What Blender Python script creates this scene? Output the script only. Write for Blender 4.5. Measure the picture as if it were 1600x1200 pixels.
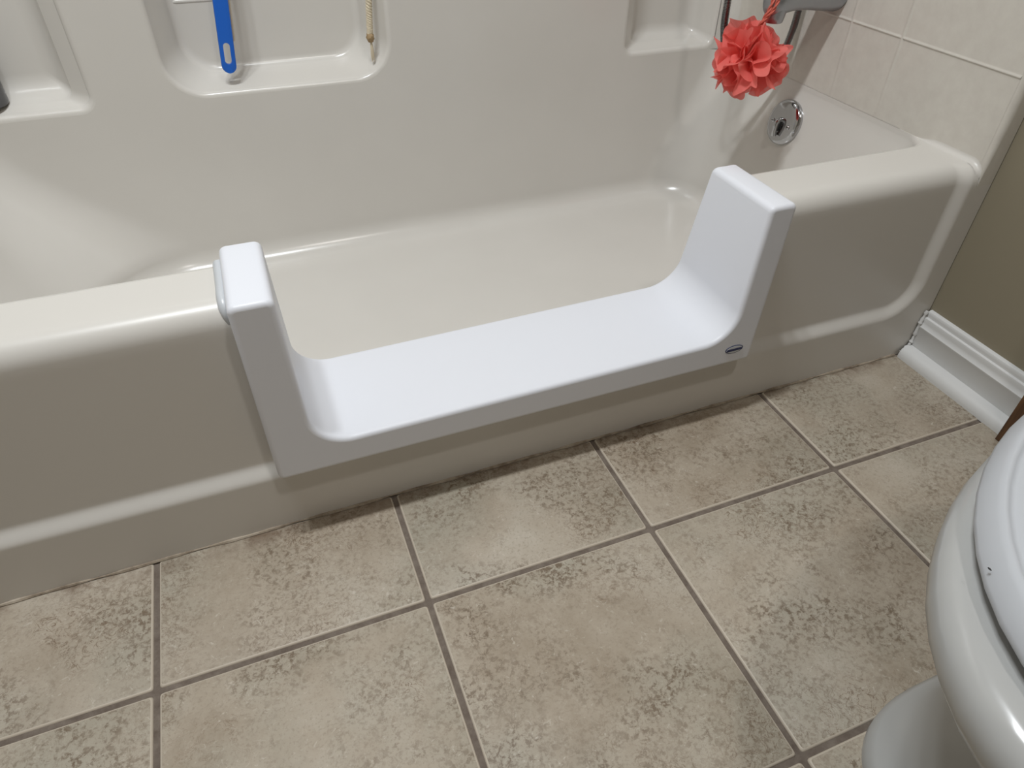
import bpy, bmesh, math, random
from mathutils import Vector, Matrix
from mathutils.geometry import tessellate_polygon
random.seed(7)
for o in list(bpy.data.objects):
    bpy.data.objects.remove(o, do_unlink=True)
S = bpy.context.scene
COL = S.collection
PI = math.pi

# ------------------------------------------------------------------ camera, light, exposure
cam_d = bpy.data.cameras.new('camera')
cam = bpy.data.objects.new('camera', cam_d)
COL.objects.link(cam)
cam_d.sensor_width = 36.0
cam_d.lens = 36.0 * 1074.455 / 1600.0
cam_d.clip_start = 0.02
RT = ((0.93197717, -0.36236414, 0.0105253),
      (0.22902617, 0.61104989, 0.75773679),
      (-0.28100812, -0.70378282, 0.65247542))
m3 = Matrix(RT).transposed()
cam.matrix_world = Matrix.Translation((0.2440, -0.6884, 0.8006)) @ m3.to_4x4()
S.camera = cam

S.view_settings.view_transform = 'Standard'
S.view_settings.look = 'None'
S.view_settings.gamma = 1.0
S.view_settings.use_curve_mapping = False
S.view_settings.exposure = 0.0

w = bpy.data.worlds.new('world'); S.world = w
w.use_nodes = True
w.node_tree.nodes['Background'].inputs[0].default_value = (0.5, 0.5, 0.5, 1)
w.node_tree.nodes['Background'].inputs[1].default_value = 0.02


def area(name, loc, target, sx, sy, power, color):
    d = bpy.data.lights.new(name, 'AREA')
    d.shape = 'RECTANGLE'; d.size = sx; d.size_y = sy
    d.energy = power; d.color = color
    o = bpy.data.objects.new(name, d)
    COL.objects.link(o)
    o.location = loc
    o.rotation_euler = (Vector(target) - Vector(loc)).to_track_quat('-Z', 'Y').to_euler()
    return o


for k in (-1, 0, 1):
    area('ceiling_light', (0.06 + 0.20 * k, -0.14, 2.36), (0.06 + 0.20 * k, -0.14, 0.0), 0.10, 0.10, 11.2, (0.93, 0.97, 1.0))
area('vanity_light', (0.62, -1.10, 2.36), (0.62, -1.10, 0.0), 0.12, 0.12, 9.0, (1.0, 0.96, 0.92))

# ------------------------------------------------------------------ helpers


def tag(o, label=None, cat=None, group=None, kind=None):
    if label: o['label'] = label
    if cat: o['category'] = cat
    if group: o['group'] = group
    if kind: o['kind'] = kind
    return o


def empty(name, loc=(0, 0, 0)):
    o = bpy.data.objects.new(name, None)
    COL.objects.link(o)
    o.location = loc
    o.empty_display_size = 0.05
    return o


def obj(name, bm, mat, parent=None, smooth=40, recalc=True):
    """bmesh in world space -> one mesh object (kept at world place under its parent)"""
    if recalc:
        bmesh.ops.recalc_face_normals(bm, faces=bm.faces[:])
    me = bpy.data.meshes.new(name)
    bm.to_mesh(me); bm.free()
    if smooth:
        me.shade_smooth()
        if smooth < 180:
            me.set_sharp_from_angle(angle=math.radians(smooth))
    for m in (mat if isinstance(mat, (list, tuple)) else [mat]):
        me.materials.append(m)
    o = bpy.data.objects.new(name, me)
    COL.objects.link(o)
    if parent is not None:
        o.parent = parent
        base = Vector((0, 0, 0))
        p = parent
        while p is not None:
            base += p.location
            p = p.parent
        me.transform(Matrix.Translation(-base))
    return o


def flat_faces(o, axis, lim, lo=-9.0, hi=9.0):
    """flat shading on the big plane faces square to an axis"""
    for p in o.data.polygons:
        if len(p.vertices) == 3 and abs(p.normal[axis]) > lim and lo < p.center[axis] < hi: p.use_smooth = False
    return o


def add_box(bm, lo, hi, bev=0.0, seg=2):
    r = bmesh.ops.create_cube(bm, size=1.0)
    vs = r['verts']
    for v in vs:
        v.co = Vector([lo[i] + (v.co[i] + 0.5) * (hi[i] - lo[i]) for i in range(3)])
    if bev > 0:
        es = list({e for v in vs for e in v.link_edges})
        bmesh.ops.bevel(bm, geom=es, offset=bev, segments=seg, profile=0.5, affect='EDGES')


def add_loops(bm, loops, closed=True, cap0=False, cap1=False):
    """skin a list of equally long point loops"""
    rows = [[bm.verts.new(p) for p in lp] for lp in loops]
    n = len(rows[0])
    for a, b in zip(rows[:-1], rows[1:]):
        for i in range(n if closed else n - 1):
            j = (i + 1) % n
            bm.faces.new((a[i], a[j], b[j], b[i]))
    if cap0: bm.faces.new(rows[0][::-1])
    if cap1: bm.faces.new(rows[-1])
    return rows


def add_tube(bm, pts, rad, seg=10, caps=True):
    """tube along points; rad is a number or a list"""
    pts = [Vector(p) for p in pts]
    n = len(pts)
    rads = rad if isinstance(rad, (list, tuple)) else [rad] * n
    t0 = (pts[1] - pts[0]).normalized()
    up = Vector((0, 0, 1)) if abs(t0.z) < 0.9 else Vector((1, 0, 0))
    nrm = t0.cross(up).normalized()
    loops = []
    for i in range(n):
        t = (pts[min(i + 1, n - 1)] - pts[max(i - 1, 0)]).normalized()
        nrm = (nrm - t * nrm.dot(t)).normalized()
        b = t.cross(nrm)
        loops.append([pts[i] + (nrm * math.cos(2 * PI * k / seg) + b * math.sin(2 * PI * k / seg)) * rads[i]
                      for k in range(seg)])
    add_loops(bm, loops, True, caps, caps)


def spline(ctrl, n):
    """Catmull-Rom through control points"""
    P = [Vector(c) for c in ctrl]
    P = [P[0] * 2 - P[1]] + P + [P[-1] * 2 - P[-2]]
    out = []
    m = len(P) - 3
    for k in range(n):
        u = k / (n - 1) * m
        i = min(int(u), m - 1); t = u - i
        a, b, c, d = P[i:i + 4]
        out.append(0.5 * ((2 * b) + (c - a) * t + (2 * a - 5 * b + 4 * c - d) * t * t + (3 * b - a - 3 * c + d) * t ** 3))
    return out


def add_lathe(bm, prof, origin, axis, seg=32, cap0=True, cap1=True):
    """prof: (distance along axis, radius)"""
    ax = Vector(axis).normalized()
    u = ax.orthogonal().normalized(); v = ax.cross(u)
    O = Vector(origin)
    loops = [[O + ax * h + (u * math.cos(2 * PI * k / seg) + v * math.sin(2 * PI * k / seg)) * r for k in range(seg)]
             for h, r in prof]
    add_loops(bm, loops, True, cap0, cap1)


def sstep(a, b, x):
    t = max(0.0, min(1.0, (x - a) / (b - a)))
    return t * t * (3 - 2 * t)


def lerp(a, b, t): return a + (b - a) * t


def span(a, b, n): return [a + (b - a) * i / n for i in range(n + 1)]

# ------------------------------------------------------------------ materials


def mat(name, col, rough=0.4, metal=0.0, spec=0.5, coat=0.0):
    m = bpy.data.materials.new(name)
    m.use_nodes = True
    b = m.node_tree.nodes['Principled BSDF']
    b.inputs['Base Color'].default_value = (*col, 1)
    b.inputs['Roughness'].default_value = rough
    b.inputs['Metallic'].default_value = metal
    b.inputs['Specular IOR Level'].default_value = spec
    b.inputs['Coat Weight'].default_value = coat
    b.inputs['Coat Roughness'].default_value = 0.08
    return m


def nodes(m):
    nt = m.node_tree
    return nt, nt.nodes, nt.links, nt.nodes['Principled BSDF']


def noise(nt, vec, scale, detail=4, rough=0.6, dist=0.0):
    n = nt.nodes.new('ShaderNodeTexNoise')
    n.inputs['Scale'].default_value = scale
    n.inputs['Detail'].default_value = detail
    n.inputs['Roughness'].default_value = rough
    n.inputs['Distortion'].default_value = dist
    nt.links.new(vec, n.inputs['Vector'])
    return n.outputs['Fac']


def ramp(nt, fac, stops):
    r = nt.nodes.new('ShaderNodeValToRGB')
    els = r.color_ramp.elements
    while len(els) < len(stops): els.new(0.5)
    for e, (p, c) in zip(els, stops):
        e.position = p; e.color = (*c, 1)
    nt.links.new(fac, r.inputs['Fac'])
    return r.outputs['Color']


def mix(nt, fac, a, b, mode='MIX'):
    n = nt.nodes.new('ShaderNodeMix'); n.data_type = 'RGBA'; n.blend_type = mode
    for sock, val in ((n.inputs[0], fac), (n.inputs[6], a), (n.inputs[7], b)):
        if hasattr(val, 'links'): nt.links.new(val, sock)
        elif isinstance(val, (int, float)): sock.default_value = val
        else: sock.default_value = (*val, 1)
    return n.outputs[2]


def bump(nt, height, strength, dist=0.002):
    n = nt.nodes.new('ShaderNodeBump')
    n.inputs['Strength'].default_value = strength
    n.inputs['Distance'].default_value = dist
    nt.links.new(height, n.inputs['Height'])
    nt.links.new(n.outputs['Normal'], nt.nodes['Principled BSDF'].inputs['Normal'])


def coords(nt):
    g = nt.nodes.new('ShaderNodeNewGeometry')
    return g.outputs['Position']


BONE = (0.635, 0.610, 0.568)
M_tub = mat('bone_acrylic', BONE, 0.22, spec=0.5)
nt, _, L, B = nodes(M_tub)
c = noise(nt, coords(nt), 6.0, 3, 0.5)
L.new(ramp(nt, c, [(0.3, (0.625, 0.600, 0.558)), (0.7, (0.645, 0.620, 0.578))]), B.inputs['Base Color'])

M_skirt = mat('bone_acrylic_worn', BONE, 0.33, spec=0.5)
M_end = mat('bone_acrylic_tile_grain', BONE, 0.36, spec=0.45)
nt, _, L, B = nodes(M_end)
pos = coords(nt)
n1 = noise(nt, pos, 45.0, 5, 0.65)
L.new(ramp(nt, n1, [(0.3, (0.58, 0.545, 0.49)), (0.7, (0.63, 0.60, 0.54))]), B.inputs['Base Color'])
bump(nt, n1, 0.18, 0.002)

M_insert = mat('white_plastic', (0.755, 0.77, 0.82), 0.38, spec=0.4)
nt, _, L, B = nodes(M_insert)
n1 = noise(nt, coords(nt), 380.0, 2, 0.5)
bump(nt, n1, 0.04, 0.0006)

M_caulk = mat('silicone_caulk', (0.55, 0.57, 0.59), 0.3)
M_caulk_dirty = mat('dirty_caulk', (0.4, 0.34, 0.27), 0.5)
nt, _, L, B = nodes(M_caulk_dirty)
n1 = noise(nt, coords(nt), 14.0, 6, 0.7)
L.new(ramp(nt, n1, [(0.35, (0.10, 0.065, 0.04)), (0.52, (0.36, 0.30, 0.23)), (0.7, (0.50, 0.44, 0.36))]), B.inputs['Base Color'])

M_wall = mat('beige_wall_paint', (0.265, 0.232, 0.165), 0.55)
nt, _, L, B = nodes(M_wall)
n1 = noise(nt, coords(nt), 160.0, 4, 0.6)
bump(nt, n1, 0.15, 0.001)
M_room = mat('room_paint', (0.22, 0.195, 0.16), 0.7)
M_ceil = mat('ceiling_paint', (0.5, 0.49, 0.47), 0.8)
M_trim = mat('white_gloss_paint', (0.66, 0.66, 0.65), 0.3)

M_grout = mat('grout', (0.16, 0.125, 0.10), 0.9)
nt, _, L, B = nodes(M_grout)
n1 = noise(nt, coords(nt), 60.0, 5, 0.7)
L.new(ramp(nt, n1, [(0.3, (0.11, 0.083, 0.065)), (0.7, (0.20, 0.165, 0.135))]), B.inputs['Base Color'])
bump(nt, n1, 0.4, 0.002)

# ceramic tile: pale beige with brown mottling, each tile offset by its own random number
M_tile = mat('beige_ceramic_tile', (0.5, 0.43, 0.34), 0.52, spec=0.35)
nt, N, L, B = nodes(M_tile)
oi = N.new('ShaderNodeObjectInfo')
mul = N.new('ShaderNodeVectorMath'); mul.operation = 'SCALE'
cmb = N.new('ShaderNodeCombineXYZ')
for k in range(3): L.new(oi.outputs['Random'], cmb.inputs[k])
L.new(cmb.outputs[0], mul.inputs[0]); mul.inputs['Scale'].default_value = 37.0
add = N.new('ShaderNodeVectorMath'); add.operation = 'ADD'
L.new(coords(nt), add.inputs[0]); L.new(mul.outputs[0], add.inputs[1])
P = add.outputs[0]
big = noise(nt, P, 5.5, 8, 0.68, 0.2)
base = ramp(nt, big, [(0.30, (0.32, 0.262, 0.195)), (0.5, (0.425, 0.365, 0.29)), (0.70, (0.50, 0.45, 0.375))])
grey = noise(nt, P, 4.0, 5, 0.6)
base = mix(nt, ramp(nt, grey, [(0.45, (0, 0, 0)), (0.65, (0.7, 0.7, 0.7))]), base, (0.36, 0.335, 0.27))
fine = noise(nt, P, 140.0, 6, 0.75, 0.3)
patch = noise(nt, P, 8.0, 6, 0.68, 0.2)
fm = ramp(nt, fine, [(0.42, (1, 1, 1)), (0.51, (0, 0, 0))])
pm = ramp(nt, patch, [(0.42, (0.05, 0.05, 0.05)), (0.62, (0.95, 0.95, 0.95))])
base = mix(nt, mix(nt, 1.0, fm, pm, 'MULTIPLY'), base, (0.17, 0.125, 0.085))
grit = noise(nt, P, 260.0, 4, 0.7)
base = mix(nt, ramp(nt, grit, [(0.36, (0.45, 0.45, 0.45)), (0.46, (0, 0, 0))]), base, (0.27, 0.225, 0.17))
wormy = noise(nt, P, 62.0, 4, 0.6, 1.2)
wm = ramp(nt, wormy, [(0.470, (0, 0, 0)), (0.495, (1, 1, 1)), (0.520, (0, 0, 0))])
spot = noise(nt, P, 7.5, 4, 0.6, 0.2)
sm = ramp(nt, spot, [(0.53, (0, 0, 0)), (0.66, (0.9, 0.9, 0.9))])
base = mix(nt, mix(nt, 1.0, wm, sm, 'MULTIPLY'), base, (0.15, 0.095, 0.055))
lite = noise(nt, P, 110.0, 4, 0.7, 1.2)
lm = ramp(nt, lite, [(0.60, (0, 0, 0)), (0.72, (0.5, 0.5, 0.5))])
base = mix(nt, lm, base, (0.66, 0.61, 0.53))
# brown grime caught along the foot of the tub
sep = N.new('ShaderNodeSeparateXYZ'); L.new(coords(nt), sep.inputs[0])
mr = N.new('ShaderNodeMapRange'); mr.inputs['From Min'].default_value = -0.032; mr.inputs['From Max'].default_value = -0.002
L.new(sep.outputs['Y'], mr.inputs['Value'])
gn = ramp(nt, noise(nt, coords(nt), 11.0, 6, 0.72, 0.3), [(0.44, (0, 0, 0)), (0.62, (0.9, 0.9, 0.9))])
base = mix(nt, mix(nt, 1.0, gn, mr.outputs[0], 'MULTIPLY'), base, (0.15, 0.10, 0.065))
L.new(base, B.inputs['Base Color'])
bump(nt, fine, 0.10, 0.002)
M_tile_edge = mat('worn_tile_edge', (0.52, 0.455, 0.37), 0.5)

M_chrome = mat('chrome', (0.50, 0.50, 0.51), 0.10, 1.0)
M_nickel = mat('dull_nickel', (0.42, 0.44, 0.47), 0.36, 1.0)
M_hose = mat('metal_hose', (0.36, 0.36, 0.36), 0.3, 1.0)
M_dark = mat('dark_slot', (0.02, 0.02, 0.02), 0.5)
M_blue = mat('blue_plastic', (0.012, 0.115, 0.52), 0.35)
M_bristle = mat('white_bristle', (0.75, 0.75, 0.72), 0.7)
M_porc = mat('white_porcelain', (0.40, 0.40, 0.39), 0.2)
M_seat = mat('white_seat_plastic', (0.47, 0.485, 0.51), 0.32)
M_grey = mat('grey_bottle_plastic', (0.10, 0.10, 0.105), 0.35)
M_cap = mat('dark_cap_plastic', (0.03, 0.03, 0.03), 0.4)
M_cord = mat('coral_cord', (0.60, 0.13, 0.09), 0.6)
M_rope = mat('tan_rope', (0.62, 0.54, 0.40), 0.8)
M_navy = mat('navy_print', (0.015, 0.024, 0.10), 0.4)
M_silver = mat('silver_print', (0.58, 0.60, 0.62), 0.35)

M_wood = mat('brown_wood', (0.10, 0.045, 0.018), 0.45)
nt, N, L, B = nodes(M_wood)
sc = N.new('ShaderNodeMapping'); sc.inputs['Scale'].default_value = (30, 30, 2.5)
L.new(coords(nt), sc.inputs['Vector'])
n1 = noise(nt, sc.outputs[0], 3.0, 5, 0.6, 0.8)
L.new(ramp(nt, n1, [(0.3, (0.06, 0.025, 0.010)), (0.7, (0.16, 0.075, 0.03))]), B.inputs['Base Color'])

# coral netting: thin, lets light through
M_net = mat('coral_netting', (0.93, 0.23, 0.20), 0.6, spec=0.25)
nt, N, L, B = nodes(M_net)
tr = N.new('ShaderNodeBsdfTranslucent'); tr.inputs[0].default_value = (0.95, 0.23, 0.20, 1)
mx = N.new('ShaderNodeMixShader'); mx.inputs[0].default_value = 0.38
L.new(B.outputs[0], mx.inputs[1]); L.new(tr.outputs[0], mx.inputs[2])
tp = N.new('ShaderNodeBsdfTransparent')
mx2 = N.new('ShaderNodeMixShader'); mx2.inputs[0].default_value = 0.10
L.new(mx.outputs[0], mx2.inputs[1]); L.new(tp.outputs[0], mx2.inputs[2])
L.new(mx2.outputs[0], N['Material Output'].inputs['Surface'])

# ------------------------------------------------------------------ the room
WX = 1.337          # paint face of right wall
LX, FY, CZ = -1.25, -1.75, 2.42


def struct(name, bm, m, parent=None, **k):
    o = obj(name, bm, m, parent, **k)
    if parent is None: o['kind'] = 'structure'
    return o


bm = bmesh.new(); add_box(bm, (LX, FY, -0.06), (WX, 0.10, -0.0028)); floor = struct('floor', bm, M_grout, smooth=0)
xs = [0.33 * i for i in range(-4, 5)]
ys = [-0.192 - 0.33 * j for j in range(0, 6)]
G = 0.0036
row_edges = [(-0.192 + G, -0.0005)] + [(ys[j + 1] + G, ys[j] - G) for j in range(4)] + [(FY + 0.003, ys[4] - G)]
col_edges = []
for i in range(-4, 4):
    a, b = 0.33 * i, 0.33 * (i + 1)
    col_edges.append((max(a + G, LX + 0.003), min(b - G, 1.318)))
tile_cache = {}
for y0, y1 in row_edges:
    for x0, x1 in col_edges:
        if x1 - x0 < 0.02: continue
        key = (round(x1 - x0, 4), round(y1 - y0, 4))
        loc = Vector(((x0 + x1) / 2, (y0 + y1) / 2, 0))
        if key not in tile_cache:
            bm = bmesh.new()
            hx, hy = (x1 - x0) / 2, (y1 - y0) / 2
            loops = []
            for ins, z in ((0, -0.0060), (0, -0.0024), (0.0007, -0.0009), (0.0024, 0.0)):
                a, b, r = hx - ins, hy - ins, 0.003
                lp = []
                for cx, cy, a0 in ((a - r, b - r, 0), (-a + r, b - r, 90), (-a + r, -b + r, 180), (a - r, -b + r, 270)):
                    for k in (0, 45, 90):
                        th = math.radians(a0 + k)
                        lp.append((cx + r * math.cos(th), cy + r * math.sin(th), z))
                loops.append(lp)
            add_loops(bm, loops, True, False, True)
            for f in bm.faces:
                if len(f.verts) == 4 and max(v.co.z for v in f.verts) < 1e-6 and min(v.co.z for v in f.verts) < -0.0005: f.material_index = 1
            t = obj('tile', bm, [M_tile, M_tile_edge], smooth=50)
            tile_cache[key] = t.data
        else:
            t = bpy.data.objects.new('tile', tile_cache[key]); COL.objects.link(t)
        t.parent = floor
        t.location = loc + Vector((0, 0, random.uniform(-0.0004, 0.0002)))

bm = bmesh.new(); add_box(bm, (WX, FY - 0.1, -0.06), (WX + 0.1, 0.86, CZ)); struct('wall_right', bm, M_wall, smooth=0)
bm = bmesh.new(); add_box(bm, (-0.36, 0.86, -0.06), (WX + 0.1, 0.96, CZ)); struct('wall_back', bm, M_room, smooth=0)
bm = bmesh.new(); add_box(bm, (LX - 0.1, FY - 0.1, -0.06), (LX, 0.10, CZ)); struct('wall_left', bm, M_room, smooth=0)
bm = bmesh.new(); add_box(bm, (LX, FY - 0.1, -0.06), (WX, FY, CZ)); struct('wall_front', bm, M_room, smooth=0)
bm = bmesh.new(); add_box(bm, (LX - 0.1, 0.02, -0.06), (-0.275, 0.12, CZ)); struct('wall_alcove', bm, M_room, smooth=0)
bm = bmesh.new(); add_box(bm, (-0.36, 0.12, -0.06), (-0.275, 0.86, CZ)); struct('wall_alcove_left', bm, M_room, smooth=0)
bm = bmesh.new(); add_box(bm, (LX - 0.1, FY - 0.1, CZ), (WX + 0.1, 0.96, CZ + 0.06)); struct('ceiling', bm, M_ceil, smooth=0)

# baseboard along the right wall (profile: distance from wall, height)
def extrude_y(bm, prof, y0, y1, n=2):
    add_loops(bm, [[(WX - d, y, z) for d, z in prof] for y in span(y0, y1, n)], False)
    for y in (y0, y1):
        vs = [bm.verts.new((WX - d, y, z)) for d, z in prof]
        bm.faces.new(vs)

prof = [(0, 0), (0.0145, 0), (0.0145, 0.060), (0.0160, 0.0625), (0.0160, 0.065), (0.0135, 0.068), (0.0120, 0.074),
        (0.0125, 0.079), (0.0115, 0.0825), (0.0085, 0.0845), (0.0080, 0.088), (0.0085, 0.0915), (0.0070, 0.0945),
        (0.0035, 0.0960), (0.0, 0.0962)]
bm = bmesh.new(); extrude_y(bm, prof, FY + 0.001, -0.004)
bb = struct('baseboard_right', bm, M_trim, smooth=35)
prof = [(0.0147, -0.001), (0.0385, -0.001), (0.0385, 0.004), (0.0375, 0.010), (0.0345, 0.0155), (0.030, 0.0195), (0.024, 0.022), (0.0147, 0.0225)]
bm = bmesh.new(); extrude_y(bm, prof, FY + 0.001, -0.006)
obj('shoe_moulding', bm, M_trim, bb, smooth=35)
bm = bmesh.new()   # lumpy caulk where the baseboard meets the tub
pts = spline([(WX - 0.012, -0.004, 0.096), (WX - 0.016, -0.004, 0.07), (WX - 0.016, -0.0045, 0.04), (WX - 0.02, -0.005, 0.022), (WX - 0.036, -0.006, 0.010)], 26)
add_tube(bm, pts, [0.0028 + 0.0016 * math.sin(i * 1.9) * math.sin(i * 0.7) for i in range(26)], 8)
obj('caulk_bead', bm, M_trim, bb)

# ------------------------------------------------------------------ bathtub and surround (one moulded unit)
XL, XR = -0.236, 1.304         # inner faces of end panels
YB = 0.700                     # back panel plane
RIM = 0.366
tub = empty('bathtub', (0.53, 0.30, 0.0))
tag(tub, 'bone coloured bathtub with moulded wall surround and recessed shelves', 'bathtub')
CUT0, CUT1 = 0.205, 0.895      # the piece sawn out for the step insert


def rrect_sd(x, z, x0, x1, z0, z1, r):
    cx, cz = (x0 + x1) / 2, (z0 + z1) / 2
    qx, qz = abs(x - cx) - (x1 - x0) / 2 + r, abs(z - cz) - (z1 - z0) / 2 + r
    return math.hypot(max(qx, 0), max(qz, 0)) + min(max(qx, qz), 0) - r


def apron_y(x, z):
    sd = rrect_sd(x, z, -0.235 + 0.02, 1.283, 0.106, 0.60, 0.06)
    return 0.0115 * sstep(0.010, -0.014, sd)


RF = 0.028
axs = span(XL - 0.033, 0.18, 40) + span(0.19, 0.91, 60) + span(0.92, 1.22, 30) + span(1.2225, XR - 0.001, 34)
azs = span(0.0, 0.085, 8) + span(0.088, 0.20, 38) + span(0.21, RIM - RF, 12)
bm = bmesh.new()
def not_cut(x, z): return not (CUT0 < x < CUT1 and z > 0.135)
rows = []
for z in azs:
    rows.append([bm.verts.new((x, apron_y(x, z), z)) for x in axs])
for k in range(1, 9):            # rolled front edge of the rim
    a = PI / 2 * k / 8
    rows.append([bm.verts.new((x, apron_y(x, RIM - RF) + RF * (1 - math.cos(a)), RIM - RF + RF * math.sin(a))) for x in axs])
RY = 0.0465
rows.append([bm.verts.new((x, RY, RIM)) for x in axs])
for ra, rb in zip(rows[:-1], rows[1:]):
    for i in range(len(axs) - 1):
        q = (ra[i], ra[i + 1], rb[i + 1], rb[i])
        cx = (q[0].co.x + q[1].co.x) / 2; cz = (q[0].co.z + q[2].co.z) / 2
        if not_cut(cx, cz): bm.faces.new(q)
for v in [v for v in bm.verts if not v.link_faces]: bm.verts.remove(v)
# front end strip right of the panel, runs up into the surround flange
add_loops(bm, [[(x, 0.0, z) for x in (XR - 0.001, WX - 0.0015)] for z in span(0.0, RIM - 0.03, 8)], False)
obj('apron', bm, M_skirt, tub, smooth=60)

# basin
FL = 0.050                      # basin floor height
def side(total_top, wall, R):
    """(inset, z) down one side"""
    zs = []
    for k in range(13):
        t = k / 12
        zs.append((total_top + wall * t, lerp(RIM - 0.012, FL + R, t)))
    return zs
NA = 10
levels = []   # each: x0,x1,y0,y1,r,z
R = 0.045
for k in range(6):              # rounded inner lip of the front rim
    a = PI / 2 * k / 5
    levels.append((XL, XR - 0.0005, 0.103 + 0.012 * math.sin(a), YB, 0.040, RIM - 0.012 * (1 - math.cos(a))))
z_top = RIM - 0.012
for k in range(1, 17):
    t = k / 16
    z = lerp(z_top, FL + R, t)
    g = sstep(0, 1, t)
    levels.append((XL + 0.15 * (0.35 * t + 0.65 * t * t), XR - 0.0005 - 0.066 * t, 0.115 + 0.030 * t, YB - 0.014 * t * t, lerp(0.040, 0.105, g), z))
x0, x1, y0, y1, r, z = levels[-1]
for k in range(1, NA + 1):
    a = PI / 2 * k / NA
    c_, s_ = R * (1 - math.cos(a)), R * math.sin(a)
    levels.append((x0 + c_ * 1.6, x1 - c_, y0 + c_, y1 - c_, r - c_ * 0.7, z - s_))
x0, x1, y0, y1, r, z = levels[-1]
for k in range(1, 9):
    t = k / 9
    levels.append((lerp(x0, 0.6, t), lerp(x1, 0.6, t), lerp(y0, 0.4, t), lerp(y1, 0.4, t), r * (1 - t), z - 0.002 * t))


def rring(x0, x1, y0, y1, r, z, nf=100, nb=60, ns=16, nc=14):
    lp = []
    lp += [(lerp(x0 + r, x1 - r, i / nf), y0, z) for i in range(nf)]
    lp += [(x1 - r + r * math.sin(PI / 2 * i / nc), y0 + r - r * math.cos(PI / 2 * i / nc), z) for i in range(nc)]
    lp += [(x1, lerp(y0 + r, y1 - r, i / ns), z) for i in range(ns)]
    lp += [(x1 - r + r * math.cos(PI / 2 * i / nc), y1 - r + r * math.sin(PI / 2 * i / nc), z) for i in range(nc)]
    q = r * 1.9                       # the backrest end is rounder
    lp += [(lerp(x1 - r, x0 + q, i / nb), y1, z) for i in range(nb)]
    lp += [(x0 + q - q * math.sin(PI / 2 * i / nc), y1 - q + q * math.cos(PI / 2 * i / nc), z) for i in range(nc)]
    lp += [(x0, lerp(y1 - q, y0 + r, i / ns), z) for i in range(ns)]
    lp += [(x0 + r - r * math.cos(PI / 2 * i / nc), y0 + r - r * math.sin(PI / 2 * i / nc), z) for i in range(nc)]
    return lp


bm = bmesh.new()
rings = [rring(*lv) for lv in levels]
add_loops(bm, rings, True, False, True)
dead = []
for f in bm.faces:
    c = f.calc_center_median()
    if CUT0 < c.x < CUT1 and c.z > 0.135 and c.y < 0.2: dead.append(f)
bmesh.ops.delete(bm, geom=dead, context='FACES')
obj('basin', bm, M_tub, tub, smooth=60)

# flat top of the rim, both sides of the sawn gap, with a cove against the end panel
r0 = rings[0]
right = [p for p in r0 if p[0] >= CUT1 and p[1] < 0.2]
left = [p for p in r0 if p[0] <= CUT0 and p[1] < 0.2]
right.sort(key=lambda p: (p[0] * 1.0 + p[1])); left.sort(key=lambda p: (-p[0] + p[1]))
bm = bmesh.new()
poly = [(CUT1, RY, RIM), (XR, RY, RIM), (XR, right[-1][1], RIM)] + right[::-1] + [(CUT1, 0.103, RIM)]
bm.faces.new([bm.verts.new(p) for p in poly])
bmesh.ops.triangulate(bm, faces=bm.faces[:])
obj('rim', bm, M_skirt, tub, smooth=60)
bm = bmesh.new()
poly = [(CUT0, RY, RIM), (XL, RY, RIM), (XL, left[-1][1], RIM)] + left[::-1] + [(CUT0, 0.103, RIM)]
bm.faces.new([bm.verts.new(p) for p in poly])
bmesh.ops.triangulate(bm, faces=bm.faces[:])
obj('rim', bm, M_skirt, tub, smooth=60)
bm = bmesh.new()
RC = 0.0085
rows = []
for k in range(9):
    a = PI / 2 * k / 8
    dx, dz = RC * (1 - math.sin(a)), RC * (1 - math.cos(a))      # k=0: out on the rim; k=8: up on the panel
    rows.append([(XR - dx * q, y, zb + dz * q) for y, zb, q in
                 [(0.002, RIM - 0.020, 0.8), (0.0035, RIM - 0.014, 0.9), (0.008, RIM - 0.0075, 1), (0.015, RIM - 0.0025, 1), (0.0225, RIM, 1), (0.06, RIM, 1), (0.085, RIM, 1), (0.102, RIM, 0.9), (0.112, RIM, 0.62), (0.120, RIM, 0.36), (0.130, RIM, 0.12), (0.140, RIM, 0.02)]])
add_loops(bm, rows, False)
obj('cove', bm, M_skirt, tub, smooth=60)


# back panel with three moulded recesses
def rr_loop(x0, x1, z0, z1, r, y, rb=None, nc=10):
    """rounded rectangle in xz"""
    lp = []
    for cx, cz, a0 in ((x1 - r, z0 + r, -90), (x1 - r, z1 - r, 0), (x0 + r, z1 - r, 90), (x0 + r, z0 + r, 180)):
        for k in range(nc + 1):
            th = math.radians(a0 + 90 * k / nc)
            lp.append((cx + r * math.cos(th), y, cz + r * math.sin(th)))
    return lp


niches = [  # x0 x1 z0 z1 r | draft left, right, bottom | depth | lip radius | inner fillet
    dict(x0=-0.200, x1=0.012, z0=0.381, z1=1.15, r=0.020, dl=0.020, dr=0.026, db=0.008, d=0.066, rl=0.011, ri=0.036),
    dict(x0=0.142, x1=0.536, z0=0.384, z1=1.15, r=0.064, dl=0.028, dr=0.028, db=0.008, d=0.105, rl=0.009, ri=0.016),
    dict(x0=1.052, x1=1.266, z0=0.3780, z1=1.15, r=0.018, dl=0.028, dr=0.012, db=0.009, d=0.064, rl=0.010, ri=0.028),
]
bm = bmesh.new()
TOPZ = 1.98
def loop_edges(bm, pts):
    vs = [bm.verts.new(p) for p in pts]
    return vs, [bm.edges.new((vs[i], vs[(i + 1) % len(vs)])) for i in range(len(vs))]
CR = 0.030   # upright corner radius between panels
zb = RIM
outer = [(x, YB, zb) for x in span(XL + CR, XR - CR, 24)] + [(XR - CR, YB, TOPZ), (XL + CR, YB, TOPZ)]
_, es = loop_edges(bm, outer)
alledges = list(es)
starts = []
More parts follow.
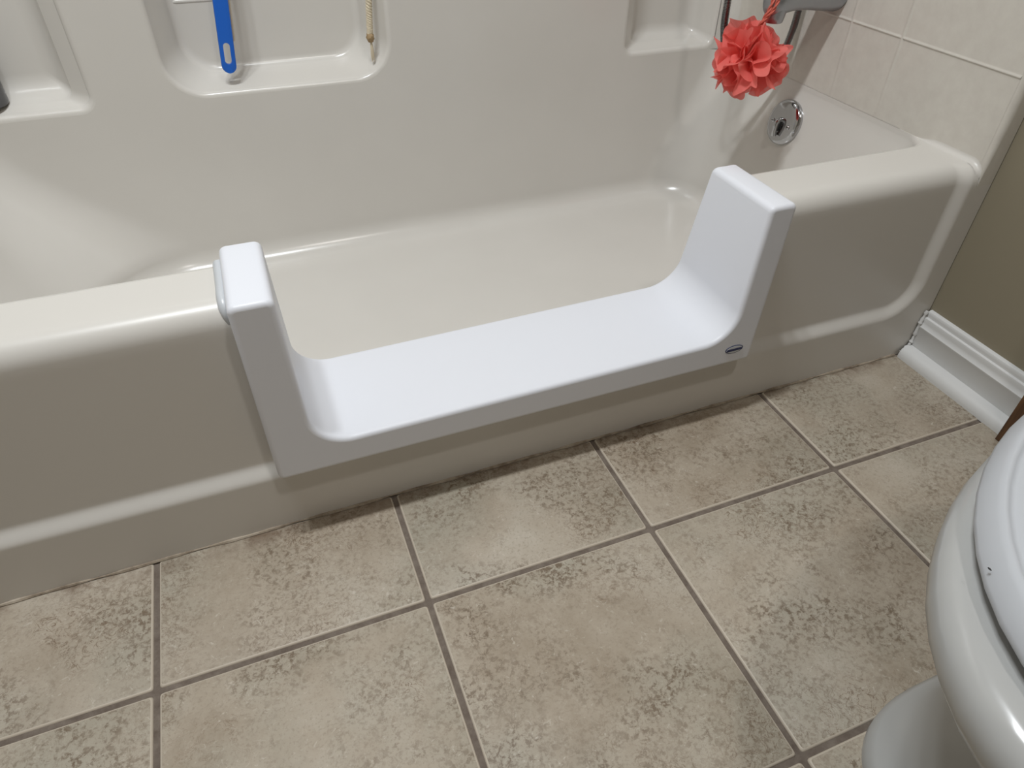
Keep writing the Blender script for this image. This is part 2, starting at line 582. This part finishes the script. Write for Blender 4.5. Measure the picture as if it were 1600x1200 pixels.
for q in niches:
    lp = rr_loop(q['x0'] - q['rl'], q['x1'] + q['rl'], q['z0'] - q['rl'], q['z1'] + q['rl'], q['r'] + q['rl'], YB)
    vs, es = loop_edges(bm, lp)
    starts.append(vs); alledges += es
bmesh.ops.triangle_fill(bm, edges=alledges, use_beauty=True, use_dissolve=False)
nb_mats = []
for q, vs in zip(niches, starts):
    loops = []
    rl, ri, d = q['rl'], q['ri'], q['d']
    for k in range(1, 7):                     # convex lip
        a = PI / 2 * k / 6
        o = rl * (1 - math.sin(a)); dy = rl * (1 - math.cos(a))
        loops.append(rr_loop(q['x0'] - o, q['x1'] + o, q['z0'] - o, q['z1'] + o, q['r'] + o, YB + dy))
    y1 = d - ri
    for k in range(1, 5):                     # drafted walls
        t = k / 4
        rr_ = max(q['r'] - 0.004 * t, 0.012)
        loops.append(rr_loop(q['x0'] + q['dl'] * t, q['x1'] - q['dr'] * t, q['z0'] + q['db'] * t, q['z1'] - 0.01 * t, rr_, YB + lerp(rl, y1, t)))
    for k in range(1, 7):                     # inner cove
        a = PI / 2 * k / 6
        o = ri * (1 - math.cos(a)); dy = ri * math.sin(a)
        loops.append(rr_loop(q['x0'] + q['dl'] + o, q['x1'] - q['dr'] - o, q['z0'] + q['db'] + o, q['z1'] - 0.01 - o, max(rr_ - o * 0.6, 0.006), YB + y1 + dy))
    prev = vs
    for lp in loops:
        cur = [bm.verts.new(p) for p in lp]
        n = len(cur)
        for i in range(n):
            bm.faces.new((prev[i], prev[(i + 1) % n], cur[(i + 1) % n], cur[i]))
        prev = cur
    bm.faces.new(prev)
# cove corners to the end panels
for sx, cx in ((1, XR - CR), (-1, XL + CR)):
    add_loops(bm, [[(cx + sx * CR * math.sin(PI / 2 * k / 8), YB - CR + CR * math.cos(PI / 2 * k / 8), z) for k in range(9)]
                   for z in span(zb, TOPZ, 10)], False)
back = flat_faces(obj('back_panel', bm, M_tub, tub, smooth=35), 1, 0.9999)
# raised tile joint line moulded on the back of the middle recess
bm = bmesh.new()
add_loops(bm, [[(x, YB + 0.105 - dy, 0.511 + dz) for dy, dz in ((-0.0005, -0.0034), (0.0008, -0.002), (0.0013, 0.0), (0.0008, 0.002), (-0.0005, 0.0034))]
               for x in span(0.178, 0.499, 12)], False)
obj('tile_joint', bm, M_tub, back)


# end panels with moulded tile joints
def end_panel(name, X, sgn):
    yj = [0.234, 0.351, 0.468, 0.585, 0.117]
    zj = [0.497, 0.745, 0.993, 1.24]
    def axis(lo, hi, js, n):
        v = set(span(lo, hi, n))
        for j in js:
            for o in (-0.006, -0.004, -0.0022, -0.001, 0, 0.001, 0.0022, 0.004, 0.006):
                v.add(j + o)
        return sorted(x for x in v if lo - 1e-9 <= x <= hi + 1e-9)
    Y = axis(0.010, YB - CR, yj[:4], 24)
    Z = axis(RIM, TOPZ, zj, 50)
    bm = bmesh.new()
    def dep(y, z):
        h = 0.0
        for j in zj: h = max(h, 1 - sstep(0.0006, 0.0026, abs(z - j)))
        for j in yj[:4]:
            if j > 0.30 or z < 0.497 or True:
                f = sstep(0.375, 0.425, z)
                h = max(h, f * (1 - sstep(0.0008, 0.0036, abs(y - j))))
        return 0.0013 * h
    rows = [[bm.verts.new((X - sgn * dep(y, z), y, z)) for y in Y] for z in Z]
    for a, b in zip(rows[:-1], rows[1:]):
        for i in range(len(Y) - 1):
            bm.faces.new((a[i], a[i + 1], b[i + 1], b[i]))
    # rolled front edge and front flange
    zz = span(RIM - 0.03, TOPZ, 30)
    r = 0.010
    strip = []
    for z in zz:
        r = lerp(0.0012, 0.010, sstep(RIM - 0.012, RIM + 0.05, z))
        lp = [(X + sgn * r * (1 - math.cos(PI / 2 * k / 6)), r - r * math.sin(PI / 2 * k / 6), z) for k in range(7)]
        lp.insert(0, (X, 0.0102, z))
        lp.append((X + sgn * 0.0315, 0.0, z))
        strip.append(lp)
    add_loops(bm, strip, False)
    return obj(name, bm, M_end, tub, smooth=60, recalc=True)

end_panel('end_panel', XR, 1)
end_panel('end_panel', XL, -1)

# grubby caulk line along the floor
bm = bmesh.new()
pts = [(x, -0.001 + 0.0006 * math.sin(x * 40), 0.001) for x in span(-0.27, 1.296, 160)]
add_tube(bm, pts, [0.0022 + 0.0011 * math.sin(i * 0.7) * math.sin(i * 0.23) for i in range(161)], 6)
obj('caulk_bead', bm, M_caulk_dirty, tub)

# overflow plate with trip lever (chrome)
ov = empty('overflow_plate', (1.286, 0.430, 0.292))
tag(ov, 'round chrome overflow plate with trip lever on tub end wall', 'drain cover')
ax = Vector((-1, 0, 0.25)).normalized()          # stands square to the sloping end wall
O = Vector((1.2875, 0.430, 0.292))
bm = bmesh.new()
add_lathe(bm, [(-0.004, 0.0435), (0.003, 0.0445), (0.0065, 0.0435), (0.0095, 0.0395), (0.0110, 0.034), (0.0120, 0.018), (0.0124, 0.002)], O, ax, 48)
obj('plate', bm, M_chrome, ov, smooth=60)
uy = Vector((0, 1, 0)); uz = ax.cross(uy) * -1
if uz.z < 0: uz = -uz
bm = bmesh.new()
for s in (-1, 1):
    bm2 = bmesh.new()
    c = O + ax * 0.0118 + uy * 0.023 * s - uz * 0.004
    add_lathe(bm2, [(-0.001, 0.0042), (0.0012, 0.0042), (0.0024, 0.0030), (0.0026, 0.0005)], c, ax, 16)
    sc_ = obj('screw', bm2, M_chrome, ov, smooth=50)
    bm3 = bmesh.new()
    q0 = c + ax * 0.0026
    vs = [bm3.verts.new(q0 + uy * a + uz * b + ax * h) for h in (-0.0006, 0.0003) for a, b in ((-0.0032, -0.0005), (0.0032, -0.0005), (0.0032, 0.0005), (-0.0032, 0.0005))]
    for f in ((0, 1, 2, 3), (4, 5, 6, 7), (0, 1, 5, 4), (1, 2, 6, 5), (2, 3, 7, 6), (3, 0, 4, 7)): bm3.faces.new([vs[i] for i in f])
    obj('slot', bm3, M_dark, sc_, smooth=0)
bm.free()
bm = bmesh.new()   # slot plate behind lever
vs = []
for a in range(16):
    th = 2 * PI * a / 16
    vs.append(O + ax * 0.0126 + uy * 0.0036 * math.cos(th) + uz * (-0.006 + 0.013 * math.sin(th)))
add_loops(bm, [vs, [v + ax * 0.0004 for v in vs]], True, True, True)
obj('lever_slot', bm, M_dark, ov, smooth=0)
bm = bmesh.new()
pts = [O + ax * 0.010 + uz * 0.004, O + ax * 0.019 + uz * 0.003, O + ax * 0.023 - uz * 0.005, O + ax * 0.021 - uz * 0.018, O + ax * 0.017 - uz * 0.028]
add_tube(bm, spline(pts, 18), [0.0042 + 0.0018 * (i / 17) for i in range(18)], 12)
obj('lever', bm, M_chrome, ov)

# tub spout
sp = empty('tub_spout', (1.302, 0.405, 0.53))
tag(sp, 'grey metal tub spout on the tiled end wall above the coral sponge', 'spout')
bm = bmesh.new()
loops = []
for t, (x, zc, hw, hh) in enumerate([(1.3035, 0.534, 0.029, 0.031), (1.298, 0.534, 0.030, 0.032), (1.27, 0.535, 0.028, 0.030), (1.235, 0.536, 0.026, 0.027),
                         (1.205, 0.535, 0.025, 0.026), (1.188, 0.533, 0.0245, 0.027), (1.172, 0.530, 0.023, 0.027), (1.160, 0.527, 0.020, 0.024), (1.154, 0.525, 0.014, 0.017), (1.152, 0.525, 0.006, 0.007)]):
    loops.append([(x, 0.405 + hw * math.cos(2 * PI * k / 28), zc + hh * math.sin(2 * PI * k / 28)) for k in range(28)])
add_loops(bm, loops, True, True, True)
obj('body', bm, M_nickel, sp, smooth=50)
bm = bmesh.new()
loops = []
for z, rx, ry, cx in ((0.520, 0.019, 0.020, 1.175), (0.503, 0.0175, 0.0185, 1.174), (0.495, 0.0165, 0.0175, 1.173), (0.4935, 0.0150, 0.016, 1.173), (0.500, 0.013, 0.014, 1.173), (0.512, 0.012, 0.013, 1.173)):
    loops.append([(cx + rx * math.cos(2 * PI * k / 28), 0.405 + ry * math.sin(2 * PI * k / 28), z) for k in range(28)])
add_loops(bm, loops, True, False, True)
obj('outlet', bm, M_nickel, sp, smooth=50)
bm = bmesh.new()
add_lathe(bm, [(0, 0.0035), (0.012, 0.0035), (0.0125, 0.0075), (0.019, 0.0085), (0.023, 0.007), (0.0245, 0.002)], (1.190, 0.405, 0.556), (0, 0, 1), 20)
obj('diverter_knob', bm, M_nickel, sp, smooth=50)

# shower hose: two strands hanging in a loop behind the sponge
hs = empty('shower_hose', (1.15, 0.50, 0.42))
tag(hs, 'ribbed metal shower hose hanging in a loop behind the coral sponge', 'hose')
ctrl = [(1.16, 0.52, 1.62), (1.145, 0.52, 1.20), (1.138, 0.51, 0.80), (1.137, 0.503, 0.60), (1.139, 0.50, 0.515), (1.143, 0.50, 0.463), (1.158, 0.497, 0.415), (1.190, 0.490, 0.385),
        (1.235, 0.480, 0.385), (1.268, 0.472, 0.412), (1.280, 0.470, 0.452), (1.2835, 0.470, 0.50), (1.285, 0.472, 0.60), (1.284, 0.48, 0.80), (1.280, 0.49, 1.0), (1.265, 0.49, 1.25)]
pts = spline(ctrl, 1500)
bm = bmesh.new()
add_tube(bm, pts, [0.0072 if i % 4 < 2 else 0.0050 for i in range(len(pts))], 10)
obj('ribbed_tube', bm, M_hose, hs, smooth=35)
bm = bmesh.new(); add_lathe(bm, [(0, 0.009), (0.03, 0.010), (0.045, 0.009)], (1.16, 0.52, 1.61), (0, 0, 1), 16); obj('end_fitting', bm, M_chrome, hs)
bm = bmesh.new(); add_lathe(bm, [(0, 0.009), (0.03, 0.010), (0.045, 0.009)], (1.265, 0.49, 1.24), (0, 0, 1), 16); obj('end_fitting', bm, M_chrome, hs)

# coral bath sponge of ruffled netting
PC = Vector((1.137, 0.405, 0.4330))
lo = empty('bath_sponge', PC)
tag(lo, 'coral pink ruffled mesh bath sponge hanging from the tub spout', 'sponge')
rng = random.Random(11)
bm = bmesh.new()
NP = 38
for p in range(NP):
    # ruffled cups of netting, all gathered at the middle
    zf = 1 - 2 * (p + 0.5) / NP
    th = p * 2.39996 + 0.4
    d = Vector((math.sqrt(1 - zf * zf) * math.cos(th), math.sqrt(1 - zf * zf) * math.sin(th), zf))
    d = (d + Vector((rng.uniform(-.25, .25), rng.uniform(-.25, .25), rng.uniform(-.25, .25)))).normalized()
    u = d.orthogonal().normalized()
    u = Matrix.Rotation(rng.uniform(0, 2 * PI), 3, d) @ u
    v = d.cross(u)
    H = rng.uniform(0.052, 0.068); RR = rng.uniform(0.022, 0.036)
    sw = rng.uniform(3.6, 5.6); ph = rng.uniform(0, 6.28); ph2 = rng.uniform(0, 6.28)
    nw = rng.choice((2, 3, 3, 4)); sq = rng.uniform(0.6, 1.0)
    nu, nv = 40, 11
    grid = []
    for j in range(nv + 1):
        t = j / nv
        row = []
        for i in range(nu + 1):
            a = sw * (i / nu - 0.5)
            rim_ = 1 + 0.20 * t * math.sin(nw * a + ph) + 0.05 * t * math.sin(2.3 * nw * a + ph2)
            r_ = RR * (0.25 * t + 0.75 * t ** 1.8) * rim_
            h = H * (t ** 0.85) * (1 - 0.07 * t * math.cos(nw * a + ph2)) * (1 - 0.34 * t * (2 * i / nu - 1) ** 4) + 0.003 * t * math.sin(5 * a + ph)
            fold = 0.006 * t * math.sin(3 * a + ph2)
            row.append(bm.verts.new(PC + d * h + u * (r_ * math.cos(a)) + v * (r_ * sq * math.sin(a) + fold)))
        grid.append(row)
    for j in range(nv):
        for i in range(nu):
            bm.faces.new((grid[j][i], grid[j][i + 1], grid[j + 1][i + 1], grid[j + 1][i]))
obj('ruffled_netting', bm, M_net, lo, smooth=180, recalc=False)
bm = bmesh.new()
top = Vector((1.150, 0.392, 0.560))
for s in (0, 1):
    base_p = spline([PC + Vector((0, 0, 0.01)), PC + Vector((0.004, -0.006, 0.055)), Vector((1.149, 0.385 - 0.004 + 0.010 * s, 0.520)),
                     Vector((1.156, 0.377 + 0.002 + 0.014 * s, 0.548)), Vector((1.166, 0.384 + 0.010 * s, 0.559)), Vector((1.174, 0.405, 0.5605))], 70)
    for h in (0, 1):
        tw = [q + Vector((0.0017 * math.cos(i * 0.55 + PI * h), 0.0017 * math.sin(i * 0.55 + PI * h), 0)) for i, q in enumerate(base_p)]
        add_tube(bm, tw, 0.0019, 6)
obj('twisted_cord', bm, M_cord, lo)

# ------------------------------------------------------------------ white step-through insert
ins = empty('step_insert', (0.55, -0.03, 0.12))
tag(ins, 'white moulded step-through insert fitted into the cut-out tub side', 'tub insert')


def arc(cx, cz, r, a0, a1, n):
    return [(cx + r * math.cos(math.radians(lerp(a0, a1, k / n))), cz + r * math.sin(math.radians(lerp(a0, a1, k / n)))) for k in range(n + 1)]


def fillet(p0, p1, p2, r, n):
    """round corner p1"""
    a = (Vector(p0) - Vector(p1)).normalized(); b = (Vector(p2) - Vector(p1)).normalized()
    ang = a.angle(b); dist = r / math.tan(ang / 2)
    c = Vector(p1) + (a + b).normalized() * (r / math.sin(ang / 2))
    s = Vector(p1) + a * dist - c; e = Vector(p1) + b * dist - c
    a0 = math.atan2(s.y, s.x); a1 = math.atan2(e.y, e.x)
    dlt = (a1 - a0 + PI) % (2 * PI) - PI
    return [(c.x + r * math.cos(a0 + dlt * k / n), c.y + r * math.sin(a0 + dlt * k / n)) for k in range(n + 1)]


P0 = [(0.185, 0.121), (0.912, 0.121), (0.9195, 0.386), (0.8755, 0.386), (0.868, 0.1705), (0.240, 0.1655), (0.2335, 0.390), (0.1845, 0.390)]
rad = [0.0085, 0.0085, 0.009, 0.009, 0.052, 0.050, 0.009, 0.009]
outline = []
for i in range(8):
    outline += fillet(P0[i - 1], P0[i], P0[(i + 1) % 8], rad[i], 12 if rad[i] > 0.03 else 4)
yb = lambda z: 0.112 + (0.386 - z) * 0.165
bm = bmesh.new()
E_ = 0.0065
def inset_outline(o):
    n = len(outline); out = []
    for i in range(n):
        a = Vector(outline[i - 1]); b = Vector(outline[i]); c = Vector(outline[(i + 1) % n])
        n1 = Vector(((b - a).y, -(b - a).x)).normalized(); n2 = Vector(((c - b).y, -(c - b).x)).normalized()
        nn = (n1 + n2).normalized()
        k = o / max(nn.dot(n1), 0.5)
        out.append(b - nn * k)
    return out
loops = []
for k in range(6):
    a = PI / 2 * k / 5
    o = E_ * (1 - math.sin(a)); dy = E_ * (1 - math.cos(a))
    loops.append([(x, -0.030 + dy, z) for x, z in inset_outline(o)])
for t in (0.25, 0.5, 0.75):
    loops.append([(x, lerp(-0.030 + E_, yb(z) - E_, t), z) for x, z in outline])
for k in range(5, -1, -1):
    a = PI / 2 * k / 5
    o = E_ * (1 - math.sin(a)); dy = E_ * (1 - math.cos(a))
    loops.append([(x, yb(z) - dy, z) for x, z in inset_outline(o)])
rows = add_loops(bm, loops, True)
for rw in (rows[0], rows[-1]):
    for tri in tessellate_polygon([[Vector((v.co.x, v.co.z, 0)) for v in rw]]):
        bm.faces.new([rw[i] for i in tri])
flat_faces(obj('body', bm, M_insert, ins, smooth=40), 1, 0.97)

# oval badge on the front
bd = Vector((0.8765, -0.030, 0.1500))
def oval(bm, rx, rz, y0, y1, c=bd, n=40, tilt=0.0):
    lp = []
    for k in range(n):
        th = 2 * PI * k / n
        x, z = rx * math.cos(th), rz * math.sin(th)
        lp.append((c.x + x, 0, c.z + z))
    add_loops(bm, [[(x, y0, z) for x, _, z in lp], [(x, y1, z) for x, _, z in lp]], True, True, True)
bm = bmesh.new(); oval(bm, 0.0160, 0.0074, -0.0302, -0.0308)
badge = obj('badge', bm, M_navy, ins, smooth=30)
bm = bmesh.new(); oval(bm, 0.0146, 0.0062, -0.0306, -0.0311)
obj('badge_face', bm, M_silver, badge, smooth=30)
bm = bmesh.new()
add_box(bm, (bd.x - 0.0138, -0.0314, bd.z - 0.0026), (bd.x + 0.0138, -0.0309, bd.z + 0.0018))
obj('badge_band', bm, M_navy, badge, smooth=0)

bm = bmesh.new()
path = spline([(0.1805, 0.108, RIM + 0.001), (0.1805, 0.06, RIM + 0.001), (0.1800, 0.036, RIM + 0.0005), (0.1800, 0.021, RIM - 0.007), (0.1805, 0.0155, RIM - 0.022),
               (0.1815, 0.0155, RIM - 0.05), (0.1835, 0.0155, 0.25), (0.1845, 0.0155, 0.13)], 60)
add_tube(bm, path, [lerp(0.0068, 0.0016, sstep(24, 42, i)) for i in range(60)], 10)
obj('caulk_bead', bm, M_caulk, ins)
bm = bmesh.new()
path = spline([(0.9215, 0.108, RIM), (0.9215, 0.05, RIM), (0.9210, 0.022, RIM - 0.008), (0.9200, 0.0158, RIM - 0.03), (0.9130, 0.0158, 0.13)], 40)
add_tube(bm, path, 0.0022, 8)
obj('caulk_bead', bm, M_caulk, ins)

# ------------------------------------------------------------------ things in the recesses
BY = 0.722
br = empty('bath_brush', (0.247, BY, 0.415))
tag(br, 'blue plastic brush handle with slotted end in the middle recess', 'brush')
bm = bmesh.new()
# handle: flat bar seen face on, with a long hole near its end
AXD = (Vector((0.264, BY + 0.018, 0.56)) - Vector((0.2470, BY, 0.408))).normalized()
AO = Vector((0.2470, BY, 0.408))
XD = (Vector((1, 0, 0)) - AXD * AXD.x).normalized()
ND = AXD.cross(XD).normalized()
def hp(a, b, h): return AO + XD * a + AXD * b + ND * h
HW = 0.0128
def stad(w, b0, b1, n=10):
    """stadium outline, w half width"""
    lp = [(w * math.cos(math.radians(180 + 180 * k / n)), b0 + w + w * math.sin(math.radians(180 + 180 * k / n))) for k in range(n + 1)]
    lp += [(w * math.cos(math.radians(180 * k / n)), b1 - w + w * math.sin(math.radians(180 * k / n))) for k in range(n + 1)]
    return lp
outer = stad(HW, 0.0, 0.36); inner = stad(0.0056, 0.015, 0.050)
sections = []
for o, h in ((0.0028, -0.0055), (0.0008, -0.0047), (0, -0.003), (0, 0.003), (0.0008, 0.0047), (0.0028, 0.0055)):
    so = [hp(x * (HW - o) / HW, b, h) for x, b in outer]
    sections.append(so)
add_loops(bm, sections, True)
ins_rows = add_loops(bm, [[hp(x, b, h) for x, b in inner] for h in (-0.0055, 0.0055)], True)
bm.verts.ensure_lookup_table()
n = len(outer)
vo0 = bm.verts[0:n]; vo1 = bm.verts[5 * n:6 * n]
for vo, vi in ((list(vo0), ins_rows[0]), (list(vo1), ins_rows[1])):
    for i in range(n):
        bm.faces.new((vo[i], vo[(i + 1) % n], vi[(i + 1) % n], vi[i]))
obj('handle', bm, M_blue, br, smooth=35)
bm = bmesh.new()
lp0 = []
for (b, w_, t_) in ((0.35, 0.012, 0.005), (0.36, 0.016, 0.006), (0.38, 0.026, 0.0075), (0.41, 0.031, 0.008), (0.45, 0.031, 0.008), (0.48, 0.026, 0.0075), (0.495, 0.014, 0.005)):
    lp0.append([hp(w_ * math.cos(2 * PI * k / 20), b, t_ * math.sin(2 * PI * k / 20)) for k in range(20)])
add_loops(bm, lp0, True, True, True)
head = obj('head', bm, M_blue, br, smooth=50)
bm = bmesh.new()
for i in range(7):
    for j in range(9):
        a, b = (i - 3) * 0.007, 0.385 + j * 0.011
        if (a / 0.03) ** 2 + ((b - 0.43) / 0.055) ** 2 > 0.9: continue
        add_tube(bm, [hp(a, b, -0.006), hp(a * 1.1, b, -0.026)], [0.002, 0.0026], 6)
bb_ = obj('bristles', bm, M_bristle, head); bb_['kind'] = 'stuff'
bm = bmesh.new()
add_loops(bm, [[hp(0.0158 + dx, b, h) for dx, h in ((-0.006, 0.006), (0, 0.006), (0.0008, 0.008), (0, 0.010), (-0.006, 0.010))] for b in (0.052, 0.06, 0.2, 0.35)], True, True, True)
tag(obj('backing_strip', bm, mat('beige_plastic', (0.62, 0.52, 0.40), 0.5), br, smooth=30), 'beige strip along the back edge')
bm = bmesh.new()   # hook on the recess wall that carries the head
add_tube(bm, spline([hp(0, 0.475, 0.006), hp(0, 0.475, 0.014), (hp(0, 0.475, 0).x, YB + 0.10, hp(0, 0.475, 0).z + 0.008), (hp(0, 0.475, 0).x, YB + 0.106, hp(0, 0.475, 0).z + 0.01)], 12), 0.004, 8)
obj('hanging_peg', bm, M_blue, br)

# tan twisted cord hanging at the right side of the middle recess
rp = empty('hanging_cord', (0.515, 0.70, 0.43))
tag(rp, 'frayed tan cord hanging at the right edge of middle recess', 'cord')
bm = bmesh.new()
ax0 = spline([(0.528, 0.716, 0.90), (0.524, 0.716, 0.70), (0.517, 0.716, 0.56), (0.511, 0.715, 0.49), (0.5080, 0.714, 0.455)], 150)
for h in range(3):
    add_tube(bm, [q + Vector((0.0032 * math.cos(i * 0.62 + 2.094 * h), 0.0032 * math.sin(i * 0.62 + 2.094 * h), 0)) for i, q in enumerate(ax0)], 0.0031, 6)
obj('twisted_strands', bm, M_rope, rp)
bm = bmesh.new()
bmesh.ops.create_uvsphere(bm, u_segments=14, v_segments=10, radius=0.0075)
for v in bm.verts: v.co = Vector((0.5078, 0.7135, 0.449)) + Vector((v.co.x, v.co.y, v.co.z * 1.25)) * (1 + 0.12 * math.sin(v.co.x * 1500 + v.co.z * 900))
obj('knot', bm, mat('brown_knot', (0.36, 0.25, 0.13), 0.7), rp)
bm = bmesh.new()
for k in range(9):
    a = 2 * PI * k / 9
    add_tube(bm, spline([(0.5078, 0.7135, 0.446), (0.5085 + 0.002 * math.cos(a), 0.7135 + 0.002 * math.sin(a), 0.430), (0.5085 + 0.0026 * math.cos(a + .4), 0.7145 + 0.0026 * math.sin(a + .4), 0.409 + 0.004 * math.sin(3 * a))], 8),
             [0.0010] * 7 + [0.0004], 5)
obj('tassel', bm, M_rope, rp)

# grey bottle in the left recess (mostly outside the frame)
bt = empty('shampoo_bottle', (-0.155, 0.728, 0.386))
tag(bt, 'dark grey bottle standing on the left recess shelf', 'bottle')
bm = bmesh.new()
BO = (-0.1440, 0.7330, 0.3905)
add_lathe(bm, [(0.0, 0.027), (0.0015, 0.0295), (0.005, 0.0305), (0.13, 0.0305), (0.145, 0.028), (0.155, 0.018), (0.158, 0.012)], BO, (0, 0, 1), 36)
obj('body', bm, M_grey, bt)
bm = bmesh.new(); add_lathe(bm, [(0.157, 0.0155), (0.158, 0.016), (0.185, 0.016), (0.187, 0.0145)], BO, (0, 0, 1), 24); obj('cap', bm, M_cap, bt)

# ------------------------------------------------------------------ toilet
to = empty('toilet', (0.95, -0.645, 0.0))
tag(to, 'white toilet with closed lid facing left beside the right wall', 'toilet')
AY = -0.660


def tsec(tip, xb, hw, z, xc=None, n=56, ef=2.0, eb=3.5, cy=AY):
    """toilet section: rounded nose at tip, squarer tail at xb"""
    xc = xc if xc is not None else tip + 0.29
    lp = []
    for k in range(n):
        th = 2 * PI * k / n
        c_, s_ = math.cos(th), math.sin(th)
        if c_ < 0:
            a, e = xc - tip, ef
        else:
            a, e = xb - xc, eb
        x = xc + a * math.copysign(abs(c_) ** (2 / e), c_)
        y = cy + hw * math.copysign(abs(s_) ** (2 / (ef if c_ < 0 else eb)), s_)
        lp.append((x, y, z))
    return lp


bm = bmesh.new()
secs = [(0.693, 1.20, 0.152, 0.000, 0.86, 3.0), (0.693, 1.20, 0.152, 0.014, 0.86, 3.0), (0.700, 1.195, 0.147, 0.022, 0.865, 3.0), (0.710, 1.19, 0.138, 0.030, 0.87, 2.8),
        (0.724, 1.18, 0.122, 0.10, 0.88, 2.6), (0.735, 1.17, 0.114, 0.16, 0.89, 2.4), (0.720, 1.16, 0.125, 0.205, 0.90, 2.3), (0.680, 1.15, 0.150, 0.245, 0.91, 2.15),
        (0.628, 1.14, 0.184, 0.285, 0.92, 2.05), (0.596, 1.14, 0.207, 0.320, 0.93, 2.0), (0.579, 1.14, 0.221, 0.348, 0.93, 2.0), (0.578, 1.14, 0.224, 0.362, 0.93, 2.0),
        (0.582, 1.14, 0.223, 0.374, 0.93, 2.0), (0.594, 1.135, 0.214, 0.382, 0.93, 2.0), (0.63, 1.12, 0.185, 0.384, 0.93, 2.0)]
add_loops(bm, [tsec(t, xb, hw, z, xc, ef=ef) for t, xb, hw, z, xc, ef in secs], True, True, True)
bowl = obj('bowl', bm, M_porc, to, smooth=50)
bm = bmesh.new()
secs = [(0.626, 0.210, 0.3850), (0.620, 0.216, 0.3870), (0.618, 0.218, 0.3905), (0.620, 0.216, 0.3930), (0.640, 0.196, 0.3935)]
add_loops(bm, [tsec(t, 1.07, hw, z, 0.93) for t, hw, z in secs], True, True, True)
seat = obj('seat', bm, M_seat, to, smooth=50)
bm = bmesh.new()
secs = [(0.614, 0.222, 0.3938), (0.609, 0.227, 0.3955), (0.6080, 0.228, 0.3980), (0.6090, 0.227, 0.4015), (0.6120, 0.2245, 0.4075), (0.6165, 0.2205, 0.4137), (0.6200, 0.2173, 0.4172), (0.6222, 0.2152, 0.4177),
        (0.6242, 0.2132, 0.4168), (0.6262, 0.2113, 0.4153), (0.6288, 0.2090, 0.4156), (0.6320, 0.2060, 0.4178), (0.640, 0.198, 0.4196), (0.66, 0.18, 0.4206), (0.70, 0.145, 0.4215), (0.80, 0.07, 0.4220)]
add_loops(bm, [tsec(t, 1.07 - (t - 0.608) * 0.4, hw, z, 0.93) for t, hw, z in secs], True, True, True)
lid = obj('lid', bm, M_seat, to, smooth=50)
for s in (-1, 1):
    bm = bmesh.new()
    add_box(bm, (1.055, AY + s * 0.075 - 0.022, 0.383), (1.10, AY + s * 0.075 + 0.022, 0.424), 0.008, 3)
    obj('hinge', bm, M_seat, to)
    bm = bmesh.new()
    add_lathe(bm, [(0.0, 0.012), (0.006, 0.012), (0.011, 0.008), (0.012, 0.001)], (0.98, AY + s * 0.111, 0.0225), (0, 0, 1), 16)
    obj('bolt_cap', bm, M_porc, to)
for s in (1,):
    bm = bmesh.new()
    bmesh.ops.create_icosphere(bm, subdivisions=1, radius=0.0012)
    for v in bm.verts: v.co = Vector((0.6440, -0.5556, 0.4088)) + Vector((v.co.x * 0.7, v.co.y * 1.4, v.co.z * .4))
    tag(obj('speck', bm, M_dark, lid), 'tiny dark speck on the lid edge')
bm = bmesh.new()
add_box(bm, (1.10, AY - 0.19, 0.375), (1.325, AY + 0.19, 0.72), 0.025, 4)
tank = obj('tank', bm, M_porc, to)
bm = bmesh.new()
add_box(bm, (1.088, AY - 0.20, 0.72), (1.330, AY + 0.20, 0.755), 0.012, 3)
obj('tank_lid', bm, M_porc, to)
bm = bmesh.new()
add_tube(bm, spline([(1.102, AY + 0.13, 0.66), (1.082, AY + 0.13, 0.66), (1.078, AY + 0.10, 0.657), (1.078, AY + 0.06, 0.652)], 14), 0.006, 10)
obj('flush_lever', bm, M_chrome, to)

# brown wooden panel against the baseboard, behind the toilet
wd = empty('wooden_panel', (1.290, -0.33, 0.0))
tag(wd, 'dark brown wooden panel standing against the baseboard behind the toilet', 'panel')
for nm, lo_, hi_ in (('stile', (1.284, -0.275, 0.0), (1.2965, -0.2335, 0.34)), ('stile', (1.284, -0.43, 0.0), (1.2965, -0.3885, 0.34)),
                     ('rail', (1.284, -0.3885, 0.30), (1.2965, -0.275, 0.34)), ('rail', (1.284, -0.3885, 0.0), (1.2965, -0.275, 0.05)), ('field', (1.2885, -0.3885, 0.05), (1.2945, -0.275, 0.30))):
    bm = bmesh.new(); add_box(bm, lo_, hi_, 0.0015, 2); obj(nm, bm, M_wood, wd)
